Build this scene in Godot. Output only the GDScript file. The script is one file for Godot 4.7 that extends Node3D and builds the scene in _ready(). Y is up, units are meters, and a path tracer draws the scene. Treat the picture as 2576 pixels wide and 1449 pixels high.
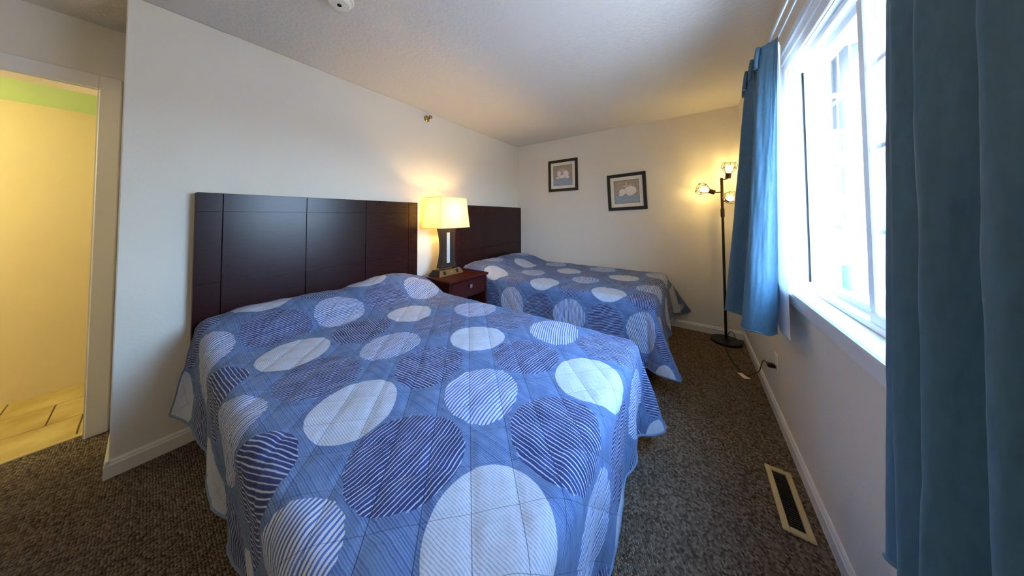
extends Node3D
# A hotel bedroom: two double beds with printed quilts along the headboard wall, window wall opposite.
# x runs from the headboard wall (0) to the window wall (W), z from the far wall (0) towards the camera.

const W := 2.794          # window wall
const H := 2.44           # ceiling
const ZC := 3.63          # where the headboard wall ends and the door alcove begins
const XD := -0.53         # door wall of the alcove
const ZF := 5.70          # wall behind the camera
var M := {}
var noise := FastNoiseLite.new()

func _ready() -> void:
	# ---------------------------------------------------------------- camera
	var cam := Camera3D.new()
	cam.name = "camera"
	cam.projection = Camera3D.PROJECTION_FRUSTUM
	cam.near = 0.05
	cam.far = 200.0
	cam.size = 2.0 * 0.05 * 724.5 / 641.75
	cam.frustum_offset = Vector2(0.0, -0.05 * 198.1 / 641.75)
	add_child(cam)
	cam.position = Vector3(2.3724, 1.2751, 3.5391)
	cam.rotation_degrees = Vector3(1.68, 35.147, -0.2235)
	cam.current = true
	# ---------------------------------------------------------------- sky, sun, exposure
	var env := Environment.new()
	var sky_mat := ProceduralSkyMaterial.new()
	sky_mat.sky_top_color = Color(0.575, 0.775, 1.0)
	sky_mat.sky_horizon_color = Color(0.76, 0.89, 1.0)
	sky_mat.ground_horizon_color = Color(0.45, 0.52, 0.60)
	sky_mat.ground_bottom_color = Color(0.34, 0.38, 0.42)
	sky_mat.energy_multiplier = 18.0
	var sky := Sky.new()
	sky.sky_material = sky_mat
	env.background_mode = Environment.BG_SKY
	env.sky = sky
	env.tonemap_mode = Environment.TONE_MAPPER_LINEAR
	env.tonemap_exposure = 2.25
	env.sdfgi_enabled = true
	env.ssao_enabled = true
	env.ssil_enabled = true
	var we := WorldEnvironment.new()
	we.name = "world_environment"
	we.environment = env
	add_child(we)
	var sun := DirectionalLight3D.new()
	sun.name = "sun"
	sun.light_color = Color(1.0, 0.94, 0.88)
	sun.light_energy = 10.0
	sun.light_angular_distance = 0.6
	sun.shadow_enabled = true
	add_child(sun)
	sun.look_at_from_position(Vector3.ZERO, Vector3(0.35, -0.62, -0.70))

	noise.seed = 7
	noise.frequency = 1.0
	make_materials()
	build_shell()
	build_window()
	build_doorway()
	build_outside()
	build_beds()
	build_nightstand()
	build_table_lamp()
	build_pictures()
	build_floor_lamp()
	build_curtains()
	build_fill_lamp()
	build_small_things()

# ==================================================================== helpers
func mb() -> SurfaceTool:
	var st := SurfaceTool.new()
	st.begin(Mesh.PRIMITIVE_TRIANGLES)
	return st

func build(st: SurfaceTool, called: String, mat: Material, parent: Node = self) -> MeshInstance3D:
	var o := MeshInstance3D.new()
	o.name = called
	o.mesh = st.commit()
	o.material_override = mat
	parent.add_child(o, true)
	return o

func put(mesh: Mesh, called: String, mat: Material, parent: Node = self) -> MeshInstance3D:
	var o := MeshInstance3D.new()
	o.name = called
	o.mesh = mesh
	o.material_override = mat
	parent.add_child(o, true)
	return o

func base(called: String, at := Vector3.ZERO) -> Node3D:
	var o := Node3D.new()
	o.name = called
	add_child(o, true)
	o.position = at
	return o

func tag(o: Node, label: String, category: String, group := "") -> void:
	o.set_meta("label", label)
	o.set_meta("category", category)
	if group != "":
		o.set_meta("group", group)

func struct(o: Node, label := "") -> void:
	o.set_meta("kind", "structure")
	if label != "":
		o.set_meta("label", label)

# a flat polygon, front towards out
func face(st: SurfaceTool, p: Array, out: Vector3, uv: Array = []) -> void:
	var a: Vector3 = p[0]
	for k in range(1, p.size() - 1):
		var b: Vector3 = p[k]
		var c: Vector3 = p[k + 1]
		var n := (b - a).cross(c - a)
		if n.length() < 1e-12:
			continue
		n = n.normalized()
		var order := [0, k, k + 1]
		if n.dot(out) > 0.0:
			order = [0, k + 1, k]
		else:
			n = -n
		for q in order:
			st.set_normal(n)
			if uv.size() > 0:
				st.set_uv(uv[q])
			st.add_vertex(p[q])

# a box with chamfered edges
func cbox(st: SurfaceTool, a: Vector3, b: Vector3, c := 0.0, x := Transform3D()) -> void:
	var lo := Vector3(minf(a.x, b.x), minf(a.y, b.y), minf(a.z, b.z))
	var hi := Vector3(maxf(a.x, b.x), maxf(a.y, b.y), maxf(a.z, b.z))
	var mid := (lo + hi) * 0.5
	var half := (hi - lo) * 0.5
	c = minf(c, minf(half.x, minf(half.y, half.z)) * 0.9)
	var pt := func(s: Vector3, k: int) -> Vector3:
		var v := Vector3.ZERO
		for i in 3:
			v[i] = mid[i] + s[i] * (half[i] - (0.0 if i == k else c))
		return x * v
	for k in 3:
		var i := (k + 1) % 3
		var j := (k + 2) % 3
		for sg in [-1.0, 1.0]:
			var pts := []
			for q in [[-1, -1], [1, -1], [1, 1], [-1, 1]]:
				var s := Vector3.ZERO
				s[k] = sg
				s[i] = q[0]
				s[j] = q[1]
				pts.append(pt.call(s, k))
			var o := Vector3.ZERO
			o[k] = sg
			face(st, pts, x.basis * o)
	if c <= 0.0:
		return
	for k in 3:   # edges parallel to axis k
		var i := (k + 1) % 3
		var j := (k + 2) % 3
		for si in [-1.0, 1.0]:
			for sj in [-1.0, 1.0]:
				var s0 := Vector3.ZERO
				s0[i] = si
				s0[j] = sj
				var s1 := s0
				s0[k] = -1.0
				s1[k] = 1.0
				var o := Vector3.ZERO
				o[i] = si
				o[j] = sj
				face(st, [pt.call(s0, i), pt.call(s1, i), pt.call(s1, j), pt.call(s0, j)], x.basis * o)
	for sx in [-1.0, 1.0]:
		for sy in [-1.0, 1.0]:
			for sz in [-1.0, 1.0]:
				var s := Vector3(sx, sy, sz)
				face(st, [pt.call(s, 0), pt.call(s, 1), pt.call(s, 2)], x.basis * s)

func frame_at(dir: Vector3) -> Array:
	var up := Vector3.UP if absf(dir.y) < 0.95 else Vector3.RIGHT
	var s := dir.cross(up).normalized()
	return [s, s.cross(dir).normalized()]

func smooth_quad(st: SurfaceTool, p: Array, n: Array) -> void:
	var g: Vector3 = (p[1] - p[0]).cross(p[2] - p[0])
	if g.length() < 1e-14:
		g = (p[2] - p[0]).cross(p[3] - p[0])
	var avg: Vector3 = n[0] + n[1] + n[2] + n[3]
	var order := [0, 1, 2, 0, 2, 3]
	if g.dot(avg) > 0.0:
		order = [0, 2, 1, 0, 3, 2]
	for q in order:
		st.set_normal(n[q])
		st.add_vertex(p[q])

# a round bar along points; closed joins the ends
func tube(st: SurfaceTool, pts: Array, r: float, sides := 8, closed := false) -> void:
	var n := pts.size()
	var rings := []
	var side := Vector3.ZERO
	for k in n:
		var a: Vector3 = pts[(k - 1 + n) % n] if closed or k > 0 else pts[0]
		var b: Vector3 = pts[(k + 1) % n] if closed or k < n - 1 else pts[n - 1]
		var d := (b - a).normalized()
		if side == Vector3.ZERO:
			side = frame_at(d)[0]
		side = (side - d * side.dot(d)).normalized()
		var up := d.cross(side).normalized()
		var ring := []
		for q in sides:
			var t := TAU * q / sides
			ring.append(side * cos(t) + up * sin(t))
		rings.append(ring)
	var last := n if closed else n - 1
	for k in last:
		var k2 := (k + 1) % n
		for q in sides:
			var q2 := (q + 1) % sides
			var na: Vector3 = rings[k][q]
			var nb: Vector3 = rings[k][q2]
			var nc: Vector3 = rings[k2][q2]
			var nd: Vector3 = rings[k2][q]
			smooth_quad(st, [pts[k] + na * r, pts[k] + nb * r, pts[k2] + nc * r, pts[k2] + nd * r], [na, nb, nc, nd])
	if not closed:
		for e in [0, n - 1]:
			var cap := []
			for q in sides:
				cap.append(pts[e] + rings[e][q] * r)
			var other: Vector3 = pts[1] if e == 0 else pts[n - 2]
			face(st, cap, pts[e] - other)

# profile: [radius, height] pairs spun round the axis through at along dir
func lathe(st: SurfaceTool, at: Vector3, dir: Vector3, profile: Array, sides := 24) -> void:
	dir = dir.normalized()
	var f := frame_at(dir)
	for k in profile.size() - 1:
		var r0: float = profile[k][0]
		var h0: float = profile[k][1]
		var r1: float = profile[k + 1][0]
		var h1: float = profile[k + 1][1]
		var sl := Vector2(h1 - h0, -(r1 - r0))
		if sl.length() < 1e-9:
			continue
		sl = sl.normalized()
		for q in sides:
			var t0 := TAU * q / sides
			var t1 := TAU * (q + 1) / sides
			var d0: Vector3 = f[0] * cos(t0) + f[1] * sin(t0)
			var d1: Vector3 = f[0] * cos(t1) + f[1] * sin(t1)
			var n0 := (d0 * sl.x + dir * sl.y)
			var n1 := (d1 * sl.x + dir * sl.y)
			smooth_quad(st, [at + d0 * r0 + dir * h0, at + d1 * r0 + dir * h0, at + d1 * r1 + dir * h1, at + d0 * r1 + dir * h1], [n0, n1, n1, n0])

func ellipsoid(st: SurfaceTool, at: Vector3, r: Vector3, rings := 10, sides := 16) -> void:
	for a in rings:
		for b in sides:
			var p := []
			var n := []
			for q in [[0, 0], [1, 0], [1, 1], [0, 1]]:
				var th: float = PI * (a + q[0]) / rings
				var ph: float = TAU * (b + q[1]) / sides
				var d := Vector3(sin(th) * cos(ph), cos(th), sin(th) * sin(ph))
				p.append(at + d * r)
				n.append((d / r).normalized())
			smooth_quad(st, p, n)

# a grid of points as one smooth sheet; towards: a rough direction its front looks to at the middle
func sheet(P: PackedVector3Array, UV: PackedVector2Array, nu: int, nv: int, flip := false) -> ArrayMesh:
	var N := PackedVector3Array()
	N.resize(nu * nv)
	for i in nu:
		var i0 := maxi(i - 1, 0)
		var i1 := mini(i + 1, nu - 1)
		for j in nv:
			var j0 := maxi(j - 1, 0)
			var j1 := mini(j + 1, nv - 1)
			var n := (P[i1 * nv + j] - P[i0 * nv + j]).cross(P[i * nv + j1] - P[i * nv + j0]).normalized()
			N[i * nv + j] = -n if flip else n
	var idx := PackedInt32Array()
	idx.resize((nu - 1) * (nv - 1) * 6)
	var w := 0
	for i in nu - 1:
		for j in nv - 1:
			var a := i * nv + j
			var b := a + nv
			var order := [a, a + 1, b, b, a + 1, b + 1] if not flip else [a, b, a + 1, b, b + 1, a + 1]
			for q in 6:
				idx[w] = order[q]
				w += 1
	var arr := []
	arr.resize(Mesh.ARRAY_MAX)
	arr[Mesh.ARRAY_VERTEX] = P
	arr[Mesh.ARRAY_NORMAL] = N
	if UV.size() > 0:
		arr[Mesh.ARRAY_TEX_UV] = UV
	arr[Mesh.ARRAY_INDEX] = idx
	var m := ArrayMesh.new()
	m.add_surface_from_arrays(Mesh.PRIMITIVE_TRIANGLES, arr)
	return m

func sstep(a: float, b: float, x: float) -> float:
	var t := clampf((x - a) / (b - a), 0.0, 1.0)
	return t * t * (3.0 - 2.0 * t)

func hash1(a: int, b: int) -> float:
	var h := (a * 374761393 + b * 668265263) & 0x7fffffff
	h = ((h ^ (h >> 13)) * 1274126177) & 0x7fffffff
	return float((h ^ (h >> 16)) & 0xffff) / 65535.0

# ==================================================================== materials
func plain(c: Color, rough := 0.6, metal := 0.0) -> StandardMaterial3D:
	var m := StandardMaterial3D.new()
	m.albedo_color = c
	m.roughness = rough
	m.metallic = metal
	return m

func noise_tex(freq: float, size := 256, octaves := 3, normal := false, bump := 4.0, sd := 1) -> NoiseTexture2D:
	var n := FastNoiseLite.new()
	n.seed = sd
	n.frequency = freq
	n.fractal_octaves = octaves
	var t := NoiseTexture2D.new()
	t.width = size
	t.height = size
	t.seamless = true
	t.noise = n
	if normal:
		t.as_normal_map = true
		t.bump_strength = bump
	return t

func ramp_tex(freq: float, a: Color, b: Color, size := 256, octaves := 4, sd := 1) -> NoiseTexture2D:
	var t := noise_tex(freq, size, octaves, false, 4.0, sd)
	var g := Gradient.new()
	g.set_color(0, a)
	g.set_color(1, b)
	t.color_ramp = g
	return t

func tri(m: StandardMaterial3D, scale: Vector3) -> StandardMaterial3D:
	m.uv1_triplanar = true
	m.uv1_world_triplanar = true
	m.uv1_scale = scale
	return m

func painted(c: Color, bump: float, scale: float, freq: float, sd := 3) -> StandardMaterial3D:
	var m := plain(c, 0.85)
	m.normal_enabled = true
	m.normal_texture = noise_tex(freq, 512, 4, true, bump, sd)
	m.normal_scale = 0.35
	return tri(m, Vector3.ONE * scale)

func wood(a: Color, b: Color, rough: float, scale: Vector3) -> StandardMaterial3D:
	var m := plain(Color.WHITE, rough)
	m.albedo_texture = ramp_tex(0.02, a, b, 512, 5, 11)
	m.metallic_specular = 0.4
	return tri(m, scale)

func make_materials() -> void:
	M.wall = painted(Color(0.89, 0.862, 0.805), 1.2, 2.0, 0.05, 3)
	M.ceiling = painted(Color(0.87, 0.855, 0.83), 6.0, 1.6, 0.035, 5)
	M.trim = plain(Color(0.90, 0.885, 0.86), 0.4)
	M.window_white = plain(Color(0.92, 0.93, 0.93), 0.35)
	M.hall_wall = plain(Color(0.89, 0.815, 0.66), 0.7)
	M.hall_ceiling = plain(Color(0.76, 0.90, 0.68), 0.8)
	M.tile = plain(Color(0.80, 0.72, 0.50), 0.35)
	M.tile.albedo_texture = ramp_tex(0.012, Color(0.80, 0.74, 0.62), Color(1, 1, 1), 256, 4, 21)
	tri(M.tile, Vector3.ONE * 1.2)
	M.grout = plain(Color(0.52, 0.44, 0.30), 0.9)
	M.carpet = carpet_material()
	M.espresso = wood(Color(0.145, 0.052, 0.047), Color(0.19, 0.075, 0.064), 0.27, Vector3(6, 9, 0.7))
	M.cherry = wood(Color(0.20, 0.062, 0.052), Color(0.29, 0.098, 0.072), 0.30, Vector3(1.2, 8, 0.8))
	M.chrome = plain(Color(0.80, 0.80, 0.82), 0.18, 1.0)
	M.bronze = plain(Color(0.27, 0.225, 0.19), 0.36, 0.4)
	M.brass = plain(Color(0.70, 0.62, 0.44), 0.28, 1.0)
	M.nickel = plain(Color(0.62, 0.55, 0.42), 0.30, 0.9)
	M.black = plain(Color(0.035, 0.033, 0.033), 0.45)
	M.cable = plain(Color(0.02, 0.02, 0.022), 0.5)
	M.socket = plain(Color(0.22, 0.15, 0.11), 0.35, 0.7)
	M.glass = plain(Color(0.10, 0.16, 0.16, 0.05), 0.02)
	M.glass.transparency = BaseMaterial3D.TRANSPARENCY_ALPHA
	M.shade = plain(Color(0.97, 0.93, 0.80), 0.8)
	M.shade.backlight_enabled = true
	M.shade.backlight = Color(1.0, 0.90, 0.62)
	M.shade_edge = plain(Color(0.97, 0.93, 0.84), 0.8)
	M.shade_edge.backlight_enabled = true
	M.shade_edge.backlight = Color(0.8, 0.72, 0.52)
	M.lamp_panel = plain(Color(0.86, 0.85, 0.80), 0.35)
	M.bulb = plain(Color(1, 1, 1), 0.4)
	M.bulb.emission_enabled = true
	M.bulb.emission = Color(1.0, 0.86, 0.56)
	M.bulb.emission_energy_multiplier = 6.0
	M.mattress = plain(Color(0.85, 0.84, 0.80), 0.9)
	M.box_spring = plain(Color(0.16, 0.15, 0.17), 0.95)
	M.iron = plain(Color(0.05, 0.05, 0.05), 0.5)
	M.quilt_under = plain(Color(0.38, 0.44, 0.56), 0.95)
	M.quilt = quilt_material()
	M.cream_metal = plain(Color(0.72, 0.64, 0.45), 0.4)
	M.slat = plain(Color(0.34, 0.31, 0.25), 0.45)
	M.paper = plain(Color(0.93, 0.86, 0.83), 0.8)
	M.plastic = plain(Color(0.93, 0.91, 0.86), 0.4)
	M.mat_board = plain(Color(0.90, 0.885, 0.82), 0.9)
	M.picture_frame = plain(Color(0.03, 0.026, 0.024), 0.4)
	M.satin = fabric(Color(0.30, 0.465, 0.565))
	M.lining = plain(Color(0.92, 0.93, 0.95), 0.9)
	M.lining.backlight_enabled = true
	M.lining.backlight = Color(0.55, 0.57, 0.60)
	M.rod = plain(Color(0.80, 0.82, 0.86), 0.3, 0.6)
	M.facade = plain(Color(0.93, 0.88, 0.85), 0.9)
	M.far_glass = plain(Color(0.07, 0.13, 0.19), 0.9)
	M.far_teal = plain(Color(0.13, 0.20, 0.21), 0.9)
	M.far_shade = plain(Color(0.12, 0.14, 0.15), 0.9)
	for k in ["far_glass", "far_teal", "far_shade"]:
		M[k].metallic_specular = 0.1
	M.roof = plain(Color(0.36, 0.36, 0.38), 0.9)
	M.asphalt = plain(Color(0.56, 0.55, 0.53), 0.95)

func fabric(c: Color) -> StandardMaterial3D:
	var m := plain(c, 0.55)
	m.albedo_texture = ramp_tex(0.03, Color(0.86, 0.86, 0.86), Color(1, 1, 1), 256, 4, 31)
	m.rim_enabled = true
	m.rim = 0.35
	m.rim_tint = 0.6
	return tri(m, Vector3(14, 2.5, 14))

# loop pile: jittered tufts in rows, heathered browns; darkest tufts paint in the shade of loop gaps
func carpet_material() -> StandardMaterial3D:
	var n := 720
	var cells := 72          # tufts per tile side; the tile is 0.6 m
	var cs := float(n) / cells
	var cx := PackedFloat32Array()
	var cy := PackedFloat32Array()
	var tone := PackedInt32Array()
	for j in cells:
		for i in cells:
			cx.append(i + 0.5 + (0.5 if j % 2 == 1 else 0.0) + (hash1(i, j) - 0.5) * 0.5)
			cy.append(j + 0.5 + (hash1(i + 311, j + 97) - 0.5) * 0.45)
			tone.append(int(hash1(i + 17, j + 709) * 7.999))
	var col := PackedByteArray()
	col.resize(n * n * 3)
	var hgt := PackedByteArray()
	hgt.resize(n * n)
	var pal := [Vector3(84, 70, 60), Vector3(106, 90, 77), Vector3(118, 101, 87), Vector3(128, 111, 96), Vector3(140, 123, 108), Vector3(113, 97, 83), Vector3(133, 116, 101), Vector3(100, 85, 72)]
	for y in n:
		var gy := y / cs
		var jj := int(gy)
		for x in n:
			var gx := x / cs
			var ii := int(gx - (0.5 if jj % 2 == 1 else 0.0) + 1.0) - 1
			var best := 9.0
			var which := 0
			for dj in [-1, 0, 1]:
				var j2: int = (jj + dj + cells) % cells
				for di in [-1, 0, 1]:
					var i2: int = (ii + di + cells) % cells
					var k: int = j2 * cells + i2
					var dx := absf(gx - cx[k])
					var dy := absf(gy - cy[k])
					if dx > 36.0:
						dx = absf(dx - cells)
					if dy > 36.0:
						dy = absf(dy - cells)
					var d := dx * dx + dy * dy
					if d < best:
						best = d
						which = k
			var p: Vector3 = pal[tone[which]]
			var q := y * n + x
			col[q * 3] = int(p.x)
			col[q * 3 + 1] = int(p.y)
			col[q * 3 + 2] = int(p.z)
			hgt[q] = int(clampf(1.0 - best * 2.2, 0.0, 1.0) * 255.0)
	var m := plain(Color.WHITE, 1.0)
	m.albedo_texture = ImageTexture.create_from_image(Image.create_from_data(n, n, false, Image.FORMAT_RGB8, col))
	m.heightmap_enabled = true
	m.heightmap_texture = ImageTexture.create_from_image(Image.create_from_data(n, n, false, Image.FORMAT_L8, hgt))
	m.heightmap_scale = 0.7
	m.metallic_specular = 0.1
	return tri(m, Vector3.ONE / 0.6)

# the quilt print: pebble shapes on a 0.315 m lattice, hatched ground, diamond stitching
func quilt_material() -> StandardMaterial3D:
	var n := 1440
	var tile := 1.26
	var cell := 0.315
	var px := tile / n
	var col := PackedByteArray()
	col.resize(n * n * 3)
	# wobble of hand-drawn lines, and patchy dye, from small noise maps
	var wob := PackedFloat32Array()
	wob.resize(n)
	for k in n:
		wob[k] = 0.0028 * sin(TAU * k / n * 9.0) + 0.0018 * sin(TAU * k / n * 17.0 + 1.3) + 0.0010 * sin(TAU * k / n * 41.0 + 0.4)
	var nd := FastNoiseLite.new()
	nd.seed = 3
	nd.frequency = 0.010
	nd.fractal_octaves = 3
	var dye := nd.get_seamless_image(n, n).get_data()
	var hat := PackedFloat32Array()      # hatch tone per thin line
	var lines := 236
	for k in lines:
		hat.append(hash1(k, 5))
	var kind := PackedInt32Array()
	var rad := PackedFloat32Array()
	var ph := PackedFloat32Array()
	var ca := PackedFloat32Array()
	var sa := PackedFloat32Array()
	var cu := PackedFloat32Array()
	for j in 4:
		for i in 4:
			var t := 0                       # white pebble
			if i % 2 == 1 and j % 2 == 1:
				t = 1                        # white lines on blue
			elif i % 2 == 1:
				t = 2                        # navy with pale lines across
			elif j % 2 == 1:
				t = 3                        # navy with pale lines along
			kind.append(t)
			rad.append(0.143 + 0.006 * hash1(i, j + 40) + (0.006 if t >= 2 else 0.0))
			ph.append(hash1(i + 7, j) * TAU)
			var a := (hash1(i + 3, j + 9) - 0.5) * 0.75
			if t == 3:
				a += PI / 2
			ca.append(cos(a))
			sa.append(sin(a))
			cu.append((hash1(i + 23, j + 1) - 0.5) * 1.6)
	var ground := Vector3(107, 129, 164)
	var hatch := Vector3(70, 91, 138)
	var navy := Vector3(56, 64, 112)
	var blue := Vector3(80, 108, 170)
	var pale := Vector3(168, 181, 199)
	var white := Vector3(194, 197, 205)
	for y in n:
		var v := y * px
		var cj := int(round(v / cell))
		var dv := v - cj * cell
		var j4 := cj % 4
		for x in n:
			var u := x * px
			var ci := int(round(u / cell))
			var du := u - ci * cell
			var k := j4 * 4 + ci % 4
			var d2 := du * du + dv * dv
			var q := y * n + x
			var dy := dye[q] / 255.0
			var c := ground
			var inside := false
			var t := kind[k]
			if d2 < 0.0285:
				var d := sqrt(d2)
				var th := atan2(dv, du)
				var r := rad[k] * (1.0 + 0.045 * sin(2.0 * th + ph[k]) + 0.025 * sin(3.0 * th + ph[k] * 2.0))
				if t == 0:
					inside = d < r
					if inside:
						c = white
						var s0 := fposmod(v + wob[x] * 0.3, 0.0063)
						if s0 < 0.0022:
							c = c.lerp(blue, 0.26 + 0.2 * dy)
						c = c * (0.94 + 0.08 * dy)
				elif d < r + 0.004:
					var along := -du * sa[k] + dv * ca[k]
					var s := du * ca[k] + dv * sa[k] + cu[k] * along * along + wob[(y if t != 3 else x)] * 0.2 + 10.0
					var per := 0.0125 if t == 1 else 0.0118
					var li := int(s / per)
					var fr := s / per - li
					var hs := hash1(li, k)
					inside = d < r + (hs - 0.6) * 0.006
					if inside:
						if t == 1:
							c = white if fr < 0.42 + 0.22 * hs else blue * (0.86 + 0.3 * dy)
						else:
							c = pale if fr < 0.20 + 0.14 * hs + 0.10 * (dy - 0.5) else navy * (0.82 + 0.36 * dy)
			if not inside:
				var lf := (v + wob[x] * 0.2) / tile * lines
				var lk := int(lf + lines) % lines
				var ff := lf - floorf(lf)
				c = ground * (0.90 + 0.2 * dy)
				if ff < 0.30 + 0.4 * hat[lk]:
					c = c.lerp(hatch, 0.40 + 0.60 * hat[(lk * 7 + 3) % lines])
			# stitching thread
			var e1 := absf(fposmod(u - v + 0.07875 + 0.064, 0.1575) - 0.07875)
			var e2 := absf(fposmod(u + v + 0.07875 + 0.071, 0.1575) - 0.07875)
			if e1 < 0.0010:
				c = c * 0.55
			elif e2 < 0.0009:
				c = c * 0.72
			col[q * 3] = clampi(int(c.x), 0, 255)
			col[q * 3 + 1] = clampi(int(c.y), 0, 255)
			col[q * 3 + 2] = clampi(int(c.z), 0, 255)
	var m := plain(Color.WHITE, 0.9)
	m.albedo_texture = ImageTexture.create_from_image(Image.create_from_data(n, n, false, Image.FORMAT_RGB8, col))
	m.rim_enabled = true
	m.rim = 0.15
	m.rim_tint = 0.5
	m.metallic_specular = 0.25
	return m

# ==================================================================== the room
func build_shell() -> void:
	var T := 0.14
	var st := mb()
	cbox(st, Vector3(XD - 0.06, -0.12, -T), Vector3(W + 0.14, 0, ZF + T))
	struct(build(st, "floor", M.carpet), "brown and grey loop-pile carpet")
	st = mb()
	cbox(st, Vector3(XD - T, H, -T), Vector3(W + T, H + 0.14, ZF + T))
	struct(build(st, "ceiling", M.ceiling), "white textured ceiling")
	st = mb()   # headboard wall with its return towards the door alcove
	cbox(st, Vector3(-T, 0, -T), Vector3(0, H, ZC), 0.004)
	cbox(st, Vector3(XD - T, 0, ZC - T), Vector3(-T, H, ZC))
	struct(build(st, "wall_left", M.wall), "off-white painted wall behind the headboards")
	st = mb()
	cbox(st, Vector3(-T, 0, -T), Vector3(W + T, H, 0))
	struct(build(st, "wall_back", M.wall), "off-white painted end wall with two pictures")
	st = mb()
	cbox(st, Vector3(XD - T, 0, ZF), Vector3(W + T, H, ZF + T))
	struct(build(st, "wall_front", M.wall))
	# window wall round the opening z 1.66..2.86, y 0.90..2.02
	st = mb()
	cbox(st, Vector3(W, 0, 0), Vector3(W + T, H, 1.66))
	cbox(st, Vector3(W, 0, 2.86), Vector3(W + T, H, ZF))
	cbox(st, Vector3(W, 0, 1.66), Vector3(W + T, 0.90, 2.86))
	cbox(st, Vector3(W, 2.02, 1.66), Vector3(W + T, H, 2.86))
	struct(build(st, "wall_right", M.wall), "off-white painted wall under and round the window")
	# door wall of the alcove, opening z 3.72..4.52, y 0..2.06
	st = mb()
	cbox(st, Vector3(XD - T, 0, ZC), Vector3(XD, H, 3.72))
	cbox(st, Vector3(XD - T, 0, 4.52), Vector3(XD, H, ZF))
	cbox(st, Vector3(XD - T, 2.06, 3.72), Vector3(XD, H, 4.52))
	struct(build(st, "wall_alcove", M.wall), "wall round the open doorway")
	# the hall beyond
	st = mb()
	cbox(st, Vector3(-1.62, -0.12, 2.3), Vector3(-1.50, 2.24, 5.5))
	cbox(st, Vector3(-1.50, -0.12, 2.18), Vector3(XD - T, 2.24, 2.3))
	cbox(st, Vector3(-1.50, -0.12, 5.5), Vector3(XD - T, 2.24, 5.62))
	cbox(st, Vector3(XD - T - 0.02, -0.12, 2.3), Vector3(XD - T, 2.24, ZC - T))
	struct(build(st, "wall_hall", M.hall_wall), "yellow wall seen through the doorway")
	st = mb()
	cbox(st, Vector3(-1.50, 2.10, 2.3), Vector3(XD - T, 2.24, 5.5))
	struct(build(st, "ceiling_hall", M.hall_ceiling), "pale green ceiling seen through the doorway")
	st = mb()
	cbox(st, Vector3(-1.50, -0.12, 2.3), Vector3(XD - 0.06, -0.006, 5.5))
	var fh := build(st, "floor_hall", M.grout)
	struct(fh, "yellow tiled floor beyond the doorway")
	var ts := 0.31
	var tile_mesh: Mesh = null
	for i in 5:
		for j in 6:
			var x0 := -0.595 - ts * (i + 1)
			var z0 := 3.45 + ts * j + (0.12 if i % 2 == 1 else 0.0)
			if tile_mesh == null:
				st = mb()
				cbox(st, Vector3(0.003, -0.008, 0.003), Vector3(ts - 0.003, 0.0, ts - 0.003), 0.002)
				tile_mesh = st.commit()
			if x0 < -1.5:
				var s2 := mb()
				cbox(s2, Vector3(-1.499, -0.008, z0 + 0.003), Vector3(x0 + ts - 0.003, 0.0, z0 + ts - 0.003), 0.002)
				if x0 + ts - 0.003 > -1.49:
					build(s2, "tile", M.tile, fh)
				continue
			var o := put(tile_mesh, "tile", M.tile, fh)
			o.position = Vector3(x0, 0, z0)
	# baseboards
	baseboard("baseboard_left", Vector3(0, 0, 0.0), Vector3(0, 0, ZC + 0.012), Vector3(1, 0, 0))
	baseboard("baseboard_back", Vector3(0.0, 0, 0), Vector3(W, 0, 0), Vector3(0, 0, 1))
	baseboard("baseboard_right", Vector3(W, 0, 0), Vector3(W, 0, ZF), Vector3(-1, 0, 0))
	var s3 := mb()   # return round the corner of the headboard wall
	base_profile(s3, Vector3(0.012, 0, ZC), Vector3(XD, 0, ZC), Vector3(0, 0, 1))
	struct(build(s3, "baseboard_alcove", M.trim))

func base_profile(st: SurfaceTool, a: Vector3, b: Vector3, out: Vector3) -> void:
	var prof := [[0.0, 0.0], [0.013, 0.0], [0.013, 0.060], [0.009, 0.068], [0.009, 0.074], [0.004, 0.083], [0.0, 0.083]]
	var d := (b - a).normalized()
	for k in prof.size() - 1:
		var p0: Vector3 = out * prof[k][0] + Vector3.UP * prof[k][1]
		var p1: Vector3 = out * prof[k + 1][0] + Vector3.UP * prof[k + 1][1]
		var o: Vector3 = Vector3.UP * (prof[k + 1][0] - prof[k][0]) * -1.0 + out * (prof[k + 1][1] - prof[k][1])
		face(st, [a + p0, b + p0, b + p1, a + p1], o)
	for e in [[a, -d], [b, d]]:
		var cap := []
		for q in prof:
			cap.append(e[0] + out * q[0] + Vector3.UP * q[1])
		face(st, cap, e[1])

func baseboard(called: String, a: Vector3, b: Vector3, out: Vector3) -> void:
	var st := mb()
	base_profile(st, a, b, out)
	struct(build(st, called, M.trim), "white painted baseboard")

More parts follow.
